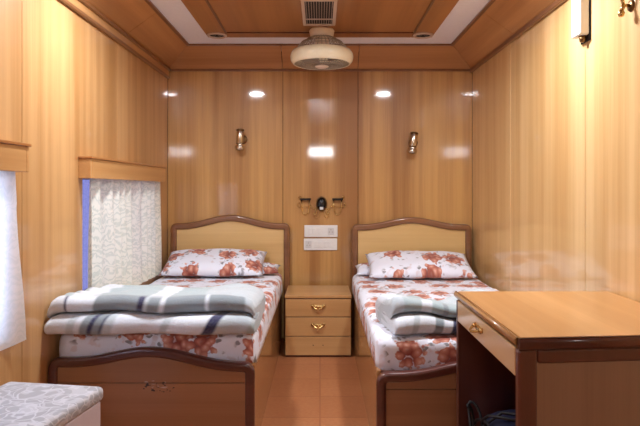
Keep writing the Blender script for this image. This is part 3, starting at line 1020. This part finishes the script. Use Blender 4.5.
def curtain(label, y0, y1, z0, z1, mat, folds, amp, seed, flare=0, slant=0):
    bm = nb(); uvl = bm.loops.layers.uv.new('UVMap')
    NY, NZ = 150, 26
    g = []
    for i in range(NY+1):
        row = []
        for j in range(NZ+1):
            u, v = i/NY, j/NZ            # v: 0 bottom
            ph = 2*PI*folds*(u + .03*math.sin(2*PI*u*2.3+seed)) + seed
            k = amp*(.75+.25*math.sin(v*3+seed))
            x = XL+.025 + k*math.sin(ph+.5*noise.noise(Vector((u*6, v*2, seed)))*2) + (amp*.12)*math.sin(ph*2.1)*(v > .8)
            y = y0+(y1-y0)*u + flare*(1-v)*u + .006*math.cos(ph)
            z = z0+(z1-z0)*v + (.006*math.sin(ph) if j == 0 else 0)
            row.append((bm.verts.new((x, y, z)), (u*(y1-y0)*1.5, v*(z1-z0))))
        g.append(row)
    for i in range(NY):
        for j in range(NZ):
            q = (g[i][j], g[i+1][j], g[i+1][j+1], g[i][j+1])
            f = bm.faces.new([a[0] for a in q]); f.smooth = True
            for lp, a in zip(f.loops, q): lp[uvl].uv = a[1]
    o = obj('curtain', bm, mat)
    return tag(o, label, 'curtain')
curtain('cream patterned curtain over the far window beside the left bed', 2.915, 4.15, .556, 1.232, M_curtain, 10, .024, 1.0)
curtain('bright white curtain over the near window at the left edge', .82, 2.175, .575, 1.245, M_curtain2, 9, .020, 2.2, .08)

# ------------------------------------------------------------------ right wall fittings
t = thing('wall_unit', (XR, 2.57, 1.845), 'white plastic box with dark back plate high on the right wall', 'wall unit')
bm = nb(); box(bm, XR-.006, XR, 2.526, 2.62, 1.825, 2.07)
obj('back_plate', bm, M_dark, t, bevel=.003)
bm = nb(); box(bm, XR-.05, XR-.006, 2.53, 2.615, 1.85, 2.065)
obj('housing', bm, M_plastic, t, bevel=.008, seg=3)
bm = nb(); lathe(bm, [(0, -.03), (.012, -.026), (.016, 0), (0, 0)], Matrix.Translation((XR-.024, 2.56, 1.85)), 16)
obj('knob', bm, M_dbrass, t)
bm = nb(); box(bm, XR-.0515, XR-.05, 2.548, 2.597, 1.93, 2.045)
obj('face_panel', bm, M_plastic2, t)

t = thing('coat_hook', (XR, 2.2, 1.86), 'brass coat hook high on the right wall at the right edge', 'hook')
bm = nb(); lathe(bm, [(0, .008), (.02, .007), (.024, 0), (.024, -.002), (0, -.002)], Matrix.Translation((XR, 2.2, 1.87)) @ Matrix.Rotation(-PI/2, 4, 'Y'), 20)
obj('wall_rose', bm, M_dbrass, t)
bm = nb()
tube(bm, [(XR-.006, 2.2, 1.87), (XR-.03, 2.2, 1.872), (XR-.038, 2.2, 1.90), (XR-.04, 2.2, 1.93)], .007, 8)
tube(bm, [(XR-.03, 2.2, 1.872), (XR-.038, 2.2, 1.85)], .008, 8)
lathe(bm, [(0, .014), (.009, .011), (.013, 0), (.009, -.011), (0, -.014)], Matrix.Translation((XR-.039, 2.2, 1.84)), 16)
lathe(bm, [(0, .014), (.009, .011), (.013, 0), (.009, -.011), (0, -.014)], Matrix.Translation((XR-.04, 2.2, 1.937)), 16)
obj('hook', bm, M_brass, t)

# ------------------------------------------------------------------ twin tube lamp on the wall behind the camera
t = thing('tube_light', (0.02, YF, 1.8), 'lit twin tube lamp on the wall facing the beds', 'wall lamp')
bm = nb(); box(bm, -.24, .28, YF-.002, YF+.03, 1.72, 1.90)
obj('housing', bm, M_plastic, t, bevel=.006)
for z in (1.775, 1.845):
    bm = nb(); tube(bm, [(-.18, YF+.05, z), (.22, YF+.05, z)], .028, 14)
    tb = obj('tube', bm, M_tube, t)
    for x in (-.19, .23):
        bm = nb(); box(bm, x-.012, x+.012, YF+.028, YF+.072, z-.03, z+.03)
        obj('holder', bm, M_plastic, tb)

# ------------------------------------------------------------------ world, camera, view
w = bpy.data.worlds.new('world'); scene.world = w; w.use_nodes = True
bg = w.node_tree.nodes['Background']; bg.inputs[0].default_value = (.70, .78, 1, 1); bg.inputs[1].default_value = 5

cam = bpy.data.cameras.new('camera'); co = bpy.data.objects.new('camera', cam); C.objects.link(co)
co.location = (0, 0, 1.17); co.rotation_euler = (PI/2, 0, 0)
cam.sensor_width = 36; cam.lens = 576/640*36; cam.shift_y = -24/640; cam.clip_start = .02
scene.camera = co
vs = scene.view_settings
vs.view_transform = 'Standard'; vs.look = 'None'; vs.gamma = 1; vs.use_curve_mapping = False
vs.exposure = -.1
scene.cycles.max_bounces = 8
scene.cycles.blur_glossy = .05
scene.cycles.sample_clamp_indirect = 30
